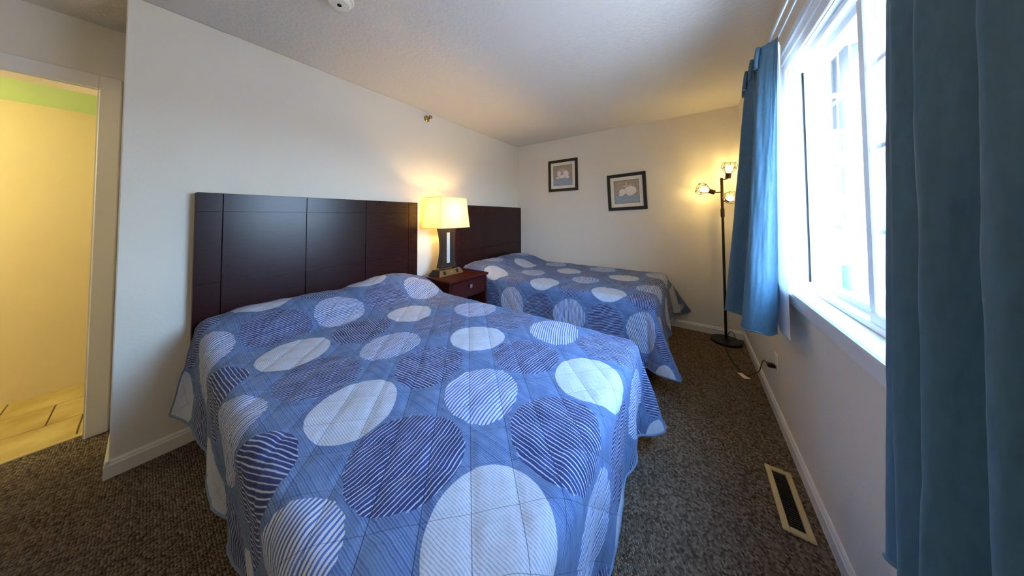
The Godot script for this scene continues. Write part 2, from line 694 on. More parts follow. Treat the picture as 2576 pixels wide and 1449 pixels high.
# ==================================================================== window
func build_window() -> void:
	var w := base("window_1")
	struct(w, "white sliding window with muntins and moulded casing")
	var z0 := 1.66
	var z1 := 2.86
	var y0 := 0.90
	var y1 := 2.02
	# liner of the opening
	var st := mb()
	cbox(st, Vector3(W - 0.002, y0, z0), Vector3(W + 0.14, y1, z0 + 0.004))
	cbox(st, Vector3(W - 0.002, y0, z1 - 0.004), Vector3(W + 0.14, y1, z1))
	cbox(st, Vector3(W - 0.002, y1 - 0.004, z0 + 0.004), Vector3(W + 0.14, y1, z1 - 0.004))
	build(st, "jamb_liner", M.window_white, w)
	# moulded casing: three steps on each side
	st = mb()
	for s in [[0.0, 0.045, 0.012], [0.045, 0.085, 0.018], [0.085, 0.125, 0.026]]:
		var a: float = s[0]
		var b: float = s[1]
		var t: float = s[2]
		cbox(st, Vector3(W - t, y0 + 0.02, z0 - b), Vector3(W, y1 + b, z0 - a), 0.003)
		cbox(st, Vector3(W - t, y0 + 0.02, z1 + a), Vector3(W, y1 + b, z1 + b), 0.003)
		cbox(st, Vector3(W - t, y1 + a, z0 - a), Vector3(W, y1 + b, z1 + a), 0.003)
	build(st, "casing", M.window_white, w)
	st = mb()
	cbox(st, Vector3(W - 0.055, y0 + 0.002, z0 - 0.15), Vector3(W + 0.13, y0 + 0.026, z1 + 0.15), 0.006)
	build(st, "sill", M.window_white, w)
	st = mb()
	cbox(st, Vector3(W - 0.034, y0 - 0.022, z0 - 0.135), Vector3(W, y0 + 0.002, z1 + 0.135), 0.005)
	cbox(st, Vector3(W - 0.024, y0 - 0.052, z0 - 0.13), Vector3(W, y0 - 0.022, z1 + 0.13), 0.004)
	cbox(st, Vector3(W - 0.015, y0 - 0.082, z0 - 0.125), Vector3(W, y0 - 0.052, z1 + 0.125), 0.004)
	build(st, "apron", M.window_white, w)
	# vinyl frame with two tracks
	st = mb()
	var fy0 := y0 + 0.026
	var fy1 := y1 - 0.004
	var fz0 := z0 + 0.004
	var fz1 := z1 - 0.004
	cbox(st, Vector3(W + 0.018, fy0, fz0), Vector3(W + 0.12, fy0 + 0.024, fz1), 0.003)
	cbox(st, Vector3(W + 0.018, fy1 - 0.026, fz0), Vector3(W + 0.12, fy1, fz1), 0.003)
	cbox(st, Vector3(W + 0.078, fy0 + 0.024, fz0), Vector3(W + 0.12, fy1 - 0.026, fz0 + 0.012), 0.002)
	cbox(st, Vector3(W + 0.018, fy0 + 0.024, fz1 - 0.012), Vector3(W + 0.12, fy1 - 0.026, fz1), 0.002)
	build(st, "frame", M.window_white, w)
	# two sashes: the far one on the outer track
	sash(w, W + 0.050, fz0 + 0.006, 2.285, fy0 + 0.020, fy1 - 0.020, 0.012, 0.034, [1.872, 2.072])
	sash(w, W + 0.022, 2.250, fz1 - 0.006, fy0 + 0.020, fy1 - 0.020, 0.034, 0.012, [2.475, 2.665])
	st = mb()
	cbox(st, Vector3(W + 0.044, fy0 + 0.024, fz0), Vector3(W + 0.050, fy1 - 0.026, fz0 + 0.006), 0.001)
	build(st, "gap_shade_strip", M.black, w)  # black strip stands in for the shaded gap beside the sash

func sash(w: Node3D, x: float, za: float, zb: float, ya: float, yb: float, fa: float, fb: float, bars: Array) -> void:
	var f := 0.036
	var st := mb()
	cbox(st, Vector3(x, ya, za), Vector3(x + 0.024, ya + f, zb), 0.004)
	cbox(st, Vector3(x, yb - f, za), Vector3(x + 0.024, yb, zb), 0.004)
	cbox(st, Vector3(x, ya + f, za), Vector3(x + 0.024, yb - f, za + fa), 0.003)
	cbox(st, Vector3(x, ya + f, zb - fb), Vector3(x + 0.024, yb - f, zb), 0.003)
	var s := build(st, "sash", M.window_white, w)
	st = mb()
	cbox(st, Vector3(x + 0.010, ya + f - 0.004, za + fa - 0.004), Vector3(x + 0.013, yb - f + 0.004, zb - fb + 0.004))
	build(st, "pane", M.glass, s)
	for y in [1.734, 1.480, 1.226]:
		st = mb()
		cbox(st, Vector3(x + 0.014, y - 0.008, za + fa - 0.002), Vector3(x + 0.0165, y + 0.008, zb - fb + 0.002), 0.001)
		build(st, "muntin", M.window_white, s)
	for z in bars:
		st = mb()
		cbox(st, Vector3(x + 0.014, ya + f - 0.002, z - 0.008), Vector3(x + 0.0165, yb - f + 0.002, z + 0.008), 0.001)
		build(st, "muntin", M.window_white, s)

# ==================================================================== doorway
func build_doorway() -> void:
	var d := base("door_1")
	struct(d, "open doorway with painted casing to the tiled hall")
	var st := mb()
	cbox(st, Vector3(XD, 0, 3.655), Vector3(XD + 0.018, 2.135, 3.73), 0.004)
	build(st, "casing", M.trim, d)
	st = mb()
	cbox(st, Vector3(XD, 0, 4.51), Vector3(XD + 0.018, 2.135, 4.585), 0.004)
	build(st, "casing", M.trim, d)
	st = mb()
	cbox(st, Vector3(XD, 2.05, 3.73), Vector3(XD + 0.018, 2.135, 4.51), 0.004)
	build(st, "head_casing", M.trim, d)
	st = mb()
	cbox(st, Vector3(XD - 0.14, 0, 3.72), Vector3(XD, 2.05, 3.735))
	cbox(st, Vector3(XD - 0.14, 0, 4.505), Vector3(XD, 2.05, 4.52))
	cbox(st, Vector3(XD - 0.14, 2.045, 3.735), Vector3(XD, 2.06, 4.505))
	build(st, "jamb", M.trim, d)
	st = mb()
	cbox(st, Vector3(XD - 0.085, -0.004, 3.735), Vector3(XD - 0.05, 0.006, 4.505), 0.003)
	build(st, "threshold", M.cream_metal, d)
	# the hall's lamp, on its end wall beyond the edge of the doorway
	var l := base("hall_wall_lamp", Vector3(-1.05, 1.82, 5.5))
	tag(l, "glowing wall lamp at the end of the tiled hall", "lamp")
	st = mb()
	cbox(st, Vector3(-0.22, -0.05, -0.03), Vector3(0.22, 0.05, 0.0), 0.006)
	build(st, "back_plate", M.chrome, l)
	var glow := plain(Color(1, 0.95, 0.8), 0.5)
	glow.emission_enabled = true
	glow.emission = Color(1.0, 0.93, 0.72)
	glow.emission_energy_multiplier = 2.0
	for x in [-0.14, 0.14]:
		st = mb()
		ellipsoid(st, Vector3(x, 0, -0.085), Vector3(0.055, 0.055, 0.055))
		build(st, "lamp_globe", glow, l)
	var o := OmniLight3D.new()
	o.name = "hall_light"
	o.light_color = Color(1.0, 0.93, 0.76)
	o.light_energy = 0.55
	o.light_size = 0.10
	o.omni_range = 12.0
	o.omni_attenuation = 2.0
	o.shadow_enabled = true
	l.add_child(o)
	o.position = Vector3(0, 0, -0.20)

# unseen ceiling lamp behind the camera, added to fill the near room
func build_fill_lamp() -> void:
	var l := base("added_fill_lamp", Vector3(1.75, H, 4.55))
	tag(l, "unseen round ceiling lamp added as fill light", "lamp")
	var st := mb()
	lathe(st, Vector3.ZERO, Vector3.DOWN, [[0.0, 0.0], [0.19, 0.0], [0.19, 0.025], [0.0, 0.025]], 32)
	build(st, "mount", M.nickel, l)
	st = mb()
	lathe(st, Vector3(0, -0.025, 0), Vector3.DOWN, [[0.175, 0.0], [0.168, 0.035], [0.13, 0.07], [0.07, 0.09], [0.0, 0.096]], 32)
	var glow := plain(Color(0.95, 0.94, 0.90), 0.5)
	glow.emission_enabled = true
	glow.emission = Color(1.0, 0.94, 0.84)
	glow.emission_energy_multiplier = 0.4
	build(st, "lamp_globe", glow, l)
	var o := OmniLight3D.new()
	o.name = "added_fill_light"
	o.light_color = Color(1.0, 0.95, 0.88)
	o.light_energy = 0.13
	o.light_size = 0.16
	o.omni_range = 14.0
	o.omni_attenuation = 2.0
	o.shadow_enabled = true
	l.add_child(o)
	o.position = Vector3(0, -0.30, 0)

# ==================================================================== outside
func build_outside() -> void:
	var st := mb()
	cbox(st, Vector3(-40, -4.3, -60), Vector3(80, -4.0, 40))
	struct(build(st, "ground", M.asphalt), "pale paved yard far below the window")
	var b := base("apartment_building", Vector3(0, -4, -19))
	tag(b, "pale sunlit apartment building outside the window", "building")
	st = mb()
	cbox(st, Vector3(5.6, 0, -8), Vector3(17, 17.5, 0))
	build(st, "wall", M.facade, b)
	st = mb()
	cbox(st, Vector3(5.2, 17.5, -8.4), Vector3(17.4, 17.9, 0.5), 0.05)
	build(st, "roof", M.roof, b)
	# [x0, x1, y0, y1, panes]
	for q in [[8.85, 10.15, 12.3, 14.9, "shade"], [8.85, 9.95, 10.2, 12.0, "blue"], [9.35, 9.95, 8.7, 9.9, "teal"], [9.35, 10.15, 6.5, 7.9, "teal"], [9.35, 10.2, 5.0, 5.5, "teal"], [9.2, 10.2, 1.0, 2.5, "teal"], [12.2, 13.4, 10.2, 12.0, "blue"], [12.2, 13.4, 6.5, 8.0, "teal"], [12.2, 13.4, 2.0, 3.6, "teal"], [6.6, 7.6, 10.2, 12.0, "blue"], [6.6, 7.6, 6.2, 8.0, "teal"]]:
		var x0: float = q[0]
		var x1: float = q[1]
		var ya: float = q[2]
		var yb: float = q[3]
		st = mb()
		var f := 0.09
		cbox(st, Vector3(x0 - f, ya - f, 0), Vector3(x1 + f, ya, 0.07), 0.01)
		cbox(st, Vector3(x0 - f, yb, 0), Vector3(x1 + f, yb + f, 0.07), 0.01)
		cbox(st, Vector3(x0 - f, ya, 0), Vector3(x0, yb, 0.07), 0.01)
		cbox(st, Vector3(x1, ya, 0), Vector3(x1 + f, yb, 0.07), 0.01)
		var xm := x0 + (x1 - x0) * 0.42
		cbox(st, Vector3(xm - 0.03, ya, 0), Vector3(xm + 0.03, yb, 0.06), 0.01)
		var wdw := build(st, "window", M.facade, b)
		st = mb()
		cbox(st, Vector3(x0, ya, 0.005), Vector3(xm - 0.03, yb, 0.02))
		build(st, "pane", M.far_teal if q[4] == "teal" else M.far_shade, wdw)
		st = mb()
		cbox(st, Vector3(xm + 0.03, ya, 0.005), Vector3(x1, yb, 0.02))
		build(st, "pane", M.far_glass if q[4] == "blue" else M.far_shade if q[4] == "shade" else M.far_teal, wdw)

# ==================================================================== beds
func headboard(called: String, label: String, za: float, zb: float, cuts: Array, rows: Array) -> void:
	# za < zb; the panels stand proud of a dark core, with grooves between them
	var root := base(called, Vector3(0, 0, (za + zb) / 2))
	var zm := (za + zb) / 2
	tag(root, label, "headboard", "panelled headboards on the wall")
	var st := mb()
	cbox(st, Vector3(0.004, 0.12, za - zm + 0.002), Vector3(0.050, 1.418, zb - zm - 0.002))
	build(st, "core", M.espresso, root)
	var zs := [za] + cuts + [zb]
	var ys := [0.12] + rows + [1.42]
	for i in zs.size() - 1:
		for j in ys.size() - 1:
			var g := 0.0018
			var a := Vector3(0.050, ys[j] + (g if j > 0 else 0.0), zs[i] - zm + (g if i > 0 else 0.0))
			var b := Vector3(0.062, ys[j + 1] - (g if j < ys.size() - 2 else 0.0), zs[i + 1] - zm - (g if i < zs.size() - 2 else 0.0))
			st = mb()
			cbox(st, a, b, 0.0005)
			build(st, "panel", M.espresso, root)
	st = mb()   # finished ends and top edge
	cbox(st, Vector3(0.003, 0.12, za - zm - 0.004), Vector3(0.0625, 1.421, za - zm + 0.002), 0.001)
	build(st, "end_strip", M.espresso, root)
	st = mb()
	cbox(st, Vector3(0.003, 0.12, zb - zm - 0.002), Vector3(0.0625, 1.421, zb - zm + 0.004), 0.001)
	build(st, "end_strip", M.espresso, root)
	st = mb()
	cbox(st, Vector3(0.003, 1.417, za - zm), Vector3(0.0625, 1.423, zb - zm), 0.001)
	build(st, "top_strip", M.espresso, root)

func bed(called: String, label: String, x1: float, za: float, zb: float) -> void:
	var zm := (za + zb) / 2
	var root := base(called, Vector3(1.05, 0, zm))
	tag(root, label, "bed", "double beds")
	var X := func(x: float) -> float: return x - 1.05
	var st := mb()
	cbox(st, Vector3(X.call(0.085), 0.34, za - zm), Vector3(X.call(x1), 0.585, zb - zm), 0.03)
	build(st, "mattress", M.mattress, root)
	st = mb()
	cbox(st, Vector3(X.call(0.085), 0.15, za - zm + 0.01), Vector3(X.call(x1 - 0.02), 0.34, zb - zm - 0.01), 0.02)
	build(st, "box_spring", M.box_spring, root)
	st = mb()
	for z in [za - zm + 0.03, zb - zm - 0.03]:
		cbox(st, Vector3(X.call(0.09), 0.11, z - 0.02), Vector3(X.call(x1 - 0.05), 0.15, z + 0.02), 0.003)
	for x in [0.12, 1.05, x1 - 0.1]:
		cbox(st, Vector3(X.call(x) - 0.02, 0.115, za - zm + 0.05), Vector3(X.call(x) + 0.02, 0.145, zb - zm - 0.05), 0.003)
	build(st, "frame", M.iron, root)
	for x in [0.12, x1 - 0.1]:
		for z in [za - zm + 0.04, zb - zm - 0.04]:
			st = mb()
			lathe(st, Vector3(X.call(x), 0, z), Vector3.UP, [[0.0, 0.0], [0.026, 0.0], [0.026, 0.012], [0.016, 0.02], [0.016, 0.115]], 12)
			build(st, "leg", M.iron, root)

var q_b := {}
func quilt_point(x: float, z: float) -> Vector3:
	var b: Dictionary = q_b
	var X1: float = b.x1
	var Z0: float = b.z0
	var Z1: float = b.z1
	var ex := maxf(0.0, x - X1)
	var ez := 0.0
	var far := false
	if z > Z1:
		ez = z - Z1
	elif z < Z0:
		ez = z - Z0
		far = true
	var cx := minf(x, X1)
	var cz := clampf(z, Z0, Z1)
	# the pillows under the cloth at the head
	var t := (cx - 0.075) / 0.52
	var w := (cz - Z0) / (Z1 - Z0)
	var hump: float = b.hump * (1.0 - sstep(0.42, 1.0, t)) * (0.84 + 0.16 * sin(PI * clampf(t * 2.2, 0, 1)))
	hump *= 1.0 - 0.16 * exp(-pow((w - 0.5) / 0.05, 2.0)) - 0.22 * (1.0 - sstep(0.0, 0.10, w)) - 0.22 * (1.0 - sstep(0.0, 0.10, 1.0 - w))
	hump += b.far_hump * exp(-pow((w - 0.2) / 0.16, 2.0)) * (1.0 - sstep(0.2, 0.9, t))
	var y: float = b.h + hump + 0.006 * noise.get_noise_2d(cx * 3.1 + b.sd, cz * 3.1) + 0.003 * noise.get_noise_2d(cx * 9.0, cz * 9.0 + b.sd)
	# quilting: puffed diamonds between the stitch lines
	var u: float = x - b.ox
	var v: float = z - b.oz
	var e1 := absf(fposmod(u - v + 0.07875 + 0.064, 0.1575) - 0.07875) * 0.7071
	var e2 := absf(fposmod(u + v + 0.07875 + 0.071, 0.1575) - 0.07875) * 0.7071
	var puff := 0.0038 * minf(1.0 - exp(-pow(e1 / 0.013, 2.0)), 1.0 - 0.7 * exp(-pow(e2 / 0.012, 2.0)))
	if ex == 0.0 and ez == 0.0:
		return Vector3(x, y + puff, z)
	var e := sqrt(ex * ex + ez * ez)
	var dir := Vector2(ex, ez) / e
	var corner := 2.0 * absf(dir.x * dir.y)          # 1 on the diagonal of a corner
	if corner > 0.0:
		e *= lerpf(1.0, maxf(absf(dir.x), absf(dir.y)), 0.8)
	var r0: float = b.r_far if far and ex == 0.0 else b.r
	var a := r0 * PI / 2
	var o := 0.0
	var dn := 0.0
	if e < a:
		o = r0 * sin(e / r0)
		dn = r0 * (1.0 - cos(e / r0))
	else:
		var f: float = b.flare_far if far else b.flare
		f += b.corner * corner * corner
		if far and ex > 0.0:
			f += b.corner_far * corner * corner
		var s := x if ex == 0.0 else z
		var hang := sstep(0.02, 0.36, e - a)
		var amp: float = (b.amp_far if far and ex == 0.0 else b.amp) * hang * (1.0 - 0.6 * corner)
		if ex == 0.0 and not far:
			f += b.head_flare * (1.0 - sstep(0.1, 0.40, x)) - b.tuck * sstep(0.5, 1.3, x)
		if ex == 0.0 and b.tight > 0.0 and (far == (b.tight < 1.5)):
			amp *= sstep(0.5, 0.8, x)
			f *= sstep(0.4, 0.8, x)
		var wave := sin(TAU * s / 0.37 + b.sd) + 0.6 * sin(TAU * s / 0.23 + b.sd * 2.3) + 0.4 * sin(TAU * s / 0.61)
		o = r0 + (e - a) * f + amp * wave
		dn = r0 + (e - a) * sqrt(maxf(0.0, 1.0 - f * f))
	var out := Vector3(dir.x, 0, dir.y)
	var k := clampf(dn / maxf(r0, 0.01), 0, 1)
	var p := Vector3(cx, y - dn, cz) + out * (o + puff * k) + Vector3.UP * puff * (1.0 - k)
	p.y = maxf(p.y, 0.025)
	p.z = maxf(p.z, 0.018)
	return p

func quilt(called: String, label: String, b: Dictionary) -> void:
	q_b = b
	var root := base(called, Vector3(0, 0, 0))
	tag(root, label, "bedspread", "printed quilts on the beds")
	var step := 0.0095
	var xa := 0.072
	var xb: float = b.x1 + b.drop_foot
	var za: float = b.z0 - b.drop_far
	var zb: float = b.z1 + b.drop
	var nu := int((xb - xa) / step) + 1
	var nv := int((zb - za) / step) + 1
	var P := PackedVector3Array()
	var UV := PackedVector2Array()
	P.resize(nu * nv)
	UV.resize(nu * nv)
	for i in nu:
		var x := lerpf(xa, xb, float(i) / (nu - 1))
		for j in nv:
			var z := lerpf(za, zb, float(j) / (nv - 1))
			P[i * nv + j] = quilt_point(x, z)
			UV[i * nv + j] = Vector2((x - b.ox) / 1.26 + b.shift, (z - b.oz) / 1.26 + b.shift)
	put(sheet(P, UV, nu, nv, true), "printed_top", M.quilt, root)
	# the plain underside, a quilt's thickness below
	var c := 3
	var mu := (nu - 1) / c + 1
	var mv := (nv - 1) / c + 1
	var Q := PackedVector3Array()
	Q.resize(mu * mv)
	for i in mu:
		for j in mv:
			var ii := mini(i * c, nu - 1) if i < mu - 1 else nu - 1
			var jj := mini(j * c, nv - 1) if j < mv - 1 else nv - 1
			var i0 := maxi(ii - 2, 0)
			var i1 := mini(ii + 2, nu - 1)
			var j0 := maxi(jj - 2, 0)
			var j1 := mini(jj + 2, nv - 1)
			var n := (P[i1 * nv + jj] - P[i0 * nv + jj]).cross(P[ii * nv + j1] - P[ii * nv + j0]).normalized()
			Q[i * mv + j] = P[ii * nv + jj] + n * 0.009   # n points to the bed
	put(sheet(Q, PackedVector2Array(), mu, mv, false), "underside", M.quilt_under, root)
	var st := mb()
	var rim := []
	for i in range(0, nu, 3):
		rim.append(P[i * nv])
	for j in range(0, nv, 3):
		rim.append(P[(nu - 1) * nv + j])
	for i in range(nu - 1, -1, -3):
		rim.append(P[i * nv + nv - 1])
	for j in range(nv - 1, -1, -3):
		rim.append(P[j])
	var clean := [rim[0]]
	for p in rim:
		if clean[-1].distance_to(p) > 0.008:
			clean.append(p)
	tube(st, clean, 0.0055, 6)
	build(st, "binding", M.binding, root)

func build_beds() -> void:
	M.binding = plain(Color(0.40, 0.47, 0.58), 0.9)
	headboard("headboard", "dark panelled headboard of the bed beside the doorway alcove", 1.952, 3.386, [2.05, 2.458, 2.875, 3.285], [0.893, 1.312])
	headboard("headboard", "dark panelled headboard in the corner beneath the pictured wall", 0.006, 1.432, [0.103, 0.511, 0.928, 1.335], [0.862, 1.300])
	bed("bed", "double bed standing beside the doorway alcove", 2.085, 2.03, 3.32)
	bed("bed", "double bed standing against the pictured wall", 2.085, 0.085, 1.27)
	quilt("bedspread", "blue pebble-print quilt with white discs on the bed by the doorway", {
		"x1": 2.075, "z0": 2.04, "z1": 3.318, "h": 0.606, "hump": 0.125, "far_hump": 0.035, "r": 0.055, "r_far": 0.05, "flare": -0.015, "flare_far": 0.02,
		"corner": 0.22, "corner_far": 0.12, "amp": 0.009, "amp_far": 0.008, "head_flare": 0.19, "tuck": 0.06, "tight": 1.0, "sd": 1.7, "drop": 0.50, "drop_far": 0.50, "drop_foot": 0.50,
		"ox": 0.13, "oz": 3.11, "shift": 0.0})
	quilt("bedspread", "blue pebble-print quilt on the bed against the pictured wall", {
		"x1": 2.075, "z0": 0.09, "z1": 1.26, "h": 0.606, "hump": 0.105, "far_hump": 0.0, "r": 0.055, "r_far": 0.045, "flare": 0.10, "flare_far": 0.0,
		"corner": 0.42, "corner_far": 0.25, "amp": 0.012, "amp_far": 0.0, "head_flare": 0.0, "tuck": 0.0, "tight": 2.0, "sd": 4.1, "drop": 0.50, "drop_far": 0.42, "drop_foot": 0.50,
		"ox": 1.13, "oz": 0.57, "shift": 0.5})

# ==================================================================== nightstand and table lamp
func build_nightstand() -> void:
	var n := base("nightstand", Vector3(0.30, 0, 1.653))
	tag(n, "dark cherry nightstand with one drawer between the two beds", "nightstand")
	var st := mb()
	cbox(st, Vector3(-0.215, 0.642, -0.275), Vector3(0.235, 0.670, 0.275), 0.006)
	build(st, "top", M.cherry, n)
	for s in [-1.0, 1.0]:
		st = mb()
		cbox(st, Vector3(-0.205, 0.0, s * 0.262), Vector3(0.215, 0.642, s * 0.240), 0.002)
		build(st, "side_panel", M.cherry, n)
	st = mb()
	cbox(st, Vector3(-0.205, 0.06, -0.240), Vector3(-0.193, 0.642, 0.240))
	build(st, "back_panel", M.cherry, n)
	st = mb()
	cbox(st, Vector3(-0.193, 0.462, -0.240), Vector3(0.205, 0.478, 0.240), 0.002)
	build(st, "shelf", M.cherry, n)
	st = mb()
	cbox(st, Vector3(-0.193, 0.08, -0.240), Vector3(0.205, 0.10, 0.240), 0.002)
	build(st, "shelf", M.cherry, n)
	st = mb()
	cbox(st, Vector3(0.196, 0.482, -0.235), Vector3(0.216, 0.634, 0.235), 0.003)
	cbox(st, Vector3(-0.17, 0.49, -0.225), Vector3(0.196, 0.60, 0.225))
	var d := build(st, "drawer", M.cherry, n)
	st = mb()
	lathe(st, Vector3(0.216, 0.575, 0.0), Vector3.RIGHT, [[0.006, 0.0], [0.006, 0.012]], 12)
	cbox(st, Vector3(0.228, 0.556, -0.019), Vector3(0.240, 0.594, 0.019), 0.004)
	build(st, "knob", M.chrome, d)

func build_table_lamp() -> void:
	var c := Vector3(0.225, 0.670, 1.705)
	var l := base("table_lamp", c)
	tag(l, "lit table lamp with rectangular cream shade on the nightstand", "lamp")
	var st := mb()      # plinth: a low pyramid frustum
	var b := [Vector3(-0.085, 0.001, -0.165), Vector3(0.085, 0.001, -0.165), Vector3(0.085, 0.001, 0.165), Vector3(-0.085, 0.001, 0.165)]
	var t := [Vector3(-0.055, 0.058, -0.135), Vector3(0.055, 0.058, -0.135), Vector3(0.055, 0.058, 0.135), Vector3(-0.055, 0.058, 0.135)]
	face(st, t, Vector3.UP)
	face(st, b, Vector3.DOWN)
	for k in 4:
		var k2 := (k + 1) % 4
		if k == 1:
			continue
		face(st, [b[k], b[k2], t[k2], t[k]], (b[k] + b[k2]) * Vector3(1, 0, 1))
	var pl := build(st, "plinth", M.bronze, l)
	st = mb()
	face(st, [b[1], b[2], t[2], t[1]], Vector3.RIGHT)
	build(st, "front_plate", M.nickel, pl)
	# things on the sloping front plate: two sockets and a switch
	var slope := Transform3D(Basis(Vector3(0, 0, 1), deg_to_rad(28.0)), Vector3(0.0705, 0.0295, 0))
	for z in [-0.085, 0.085]:
		st = mb()
		cbox(st, Vector3(0.0, -0.019, z - 0.017), Vector3(0.003, 0.019, z + 0.017), 0.001, slope)
		build(st, "power_socket", M.black, pl)
	st = mb()
	lathe(st, slope * Vector3(0, 0, 0), slope.basis.x, [[0.009, 0.0], [0.009, 0.008], [0.0, 0.010]], 12)
	build(st, "switch", M.chrome, pl)
	# neck block and hourglass body with a slot and a pale inner panel
	st = mb()
	cbox(st, Vector3(-0.03, 0.058, -0.05), Vector3(0.03, 0.074, 0.05), 0.002)
	build(st, "neck", M.nickel, l)
	st = mb()
	var y0 := 0.074
	var y1 := 0.490
	var n := 18
	var hw := func(s: float) -> float:      # half width of the body
		return 0.070 + 0.036 * pow(absf(s - 0.48) / 0.52, 2.0) + (0.006 * (1.0 - s / 0.48) if s < 0.48 else 0.0)
	var sw := 0.027                           # half width of the slot
	for k in n:
		var s0 := float(k) / n
		var s1 := float(k + 1) / n
		var ya := lerpf(y0, y1, s0)
		var yb := lerpf(y0, y1, s1)
		var wa: float = hw.call(s0)
		var wb: float = hw.call(s1)
		var open := s0 > 0.1 and s1 < 0.92
		for sx in [-0.034, 0.034]:
			var o := Vector3(signf(sx), 0, 0)
			for sz in [-1.0, 1.0]:
				var inner := sw if open else 0.0
				face(st, [Vector3(sx, ya, sz * inner), Vector3(sx, ya, sz * wa), Vector3(sx, yb, sz * wb), Vector3(sx, yb, sz * inner)], o)
		for sz in [-1.0, 1.0]:
			face(st, [Vector3(-0.034, ya, sz * wa), Vector3(0.034, ya, sz * wa), Vector3(0.034, yb, sz * wb), Vector3(-0.034, yb, sz * wb)], Vector3(0, 0, sz))
			if open:
				face(st, [Vector3(-0.034, ya, sz * sw), Vector3(0.034, ya, sz * sw), Vector3(0.034, yb, sz * sw), Vector3(-0.034, yb, sz * sw)], Vector3(0, 0, -sz))
	face(st, [Vector3(-0.034, y1, -hw.call(1.0)), Vector3(0.034, y1, -hw.call(1.0)), Vector3(0.034, y1, hw.call(1.0)), Vector3(-0.034, y1, hw.call(1.0))], Vector3.UP)
	build(st, "body", M.bronze, l)
	st = mb()
	cbox(st, Vector3(-0.014, y0 + 0.04, -sw), Vector3(0.022, y1 - 0.03, sw), 0.001)
	build(st, "inset_panel", M.lamp_panel, l)
	st = mb()
	tube(st, [Vector3(0, y1, 0), Vector3(0, y1 + 0.07, 0)], 0.011, 12)
	tube(st, [Vector3(0, y1 + 0.07, 0), Vector3(0, y1 + 0.115, 0)], 0.018, 12)
	build(st, "bulb_socket", M.nickel, l)
	# shade: four tapered walls with thickness, bound edges, open top and bottom
	var lo := 0.493
	var hi := 0.808
	var at := func(y: float, sx: float, sz: float, off: float) -> Vector3:
		var f := (y - lo) / (hi - lo)
		return Vector3(sx * (lerpf(0.142, 0.120, f) - off), y, sz * (lerpf(0.200, 0.172, f) - off))
	st = mb()
	var cs := [[1, 1], [1, -1], [-1, -1], [-1, 1]]
	for k in 4:
		var a: Array = cs[k]
		var d: Array = cs[(k + 1) % 4]
		var o := Vector3(a[0] + d[0], 0, a[1] + d[1])
		face(st, [at.call(lo, a[0], a[1], 0.0), at.call(lo, d[0], d[1], 0.0), at.call(hi, d[0], d[1], 0.0), at.call(hi, a[0], a[1], 0.0)], o)
	var sh := build(st, "shade", M.shade, l)
	st = mb()
	for y in [lo, hi]:
		var ring := []
		for a in cs:
			ring.append(at.call(y, a[0], a[1], 0.0))
		for k in 4:
			tube(st, [ring[k], ring[(k + 1) % 4]], 0.0035, 6)
	for a in cs:
		tube(st, [at.call(lo, a[0], a[1], 0.0), at.call(hi, a[0], a[1], 0.0)], 0.003, 6)
	build(st, "edge_binding", M.shade_edge, sh)
	st = mb()
	tube(st, [at.call(hi - 0.03, 1, 0, 0.002), at.call(hi - 0.03, -1, 0, 0.002)], 0.002, 6)
	tube(st, [Vector3(0, y1 + 0.10, 0.028), Vector3(0, hi - 0.03, 0.028), Vector3(0, hi - 0.03, -0.028), Vector3(0, y1 + 0.10, -0.028)], 0.002, 6)
	build(st, "harp", M.nickel, sh)
	st = mb()
	ellipsoid(st, Vector3(0, y1 + 0.165, 0), Vector3(0.03, 0.045, 0.03))
	build(st, "bulb", M.bulb, l)
	var o2 := OmniLight3D.new()
	o2.name = "table_lamp_light"
	o2.light_color = Color(1.0, 0.83, 0.50)
	o2.light_energy = 0.15
	o2.light_size = 0.03
	o2.omni_range = 12.0
	o2.omni_attenuation = 2.0
	o2.shadow_enabled = true
	l.add_child(o2)
	o2.position = Vector3(0, y1 + 0.165, 0)

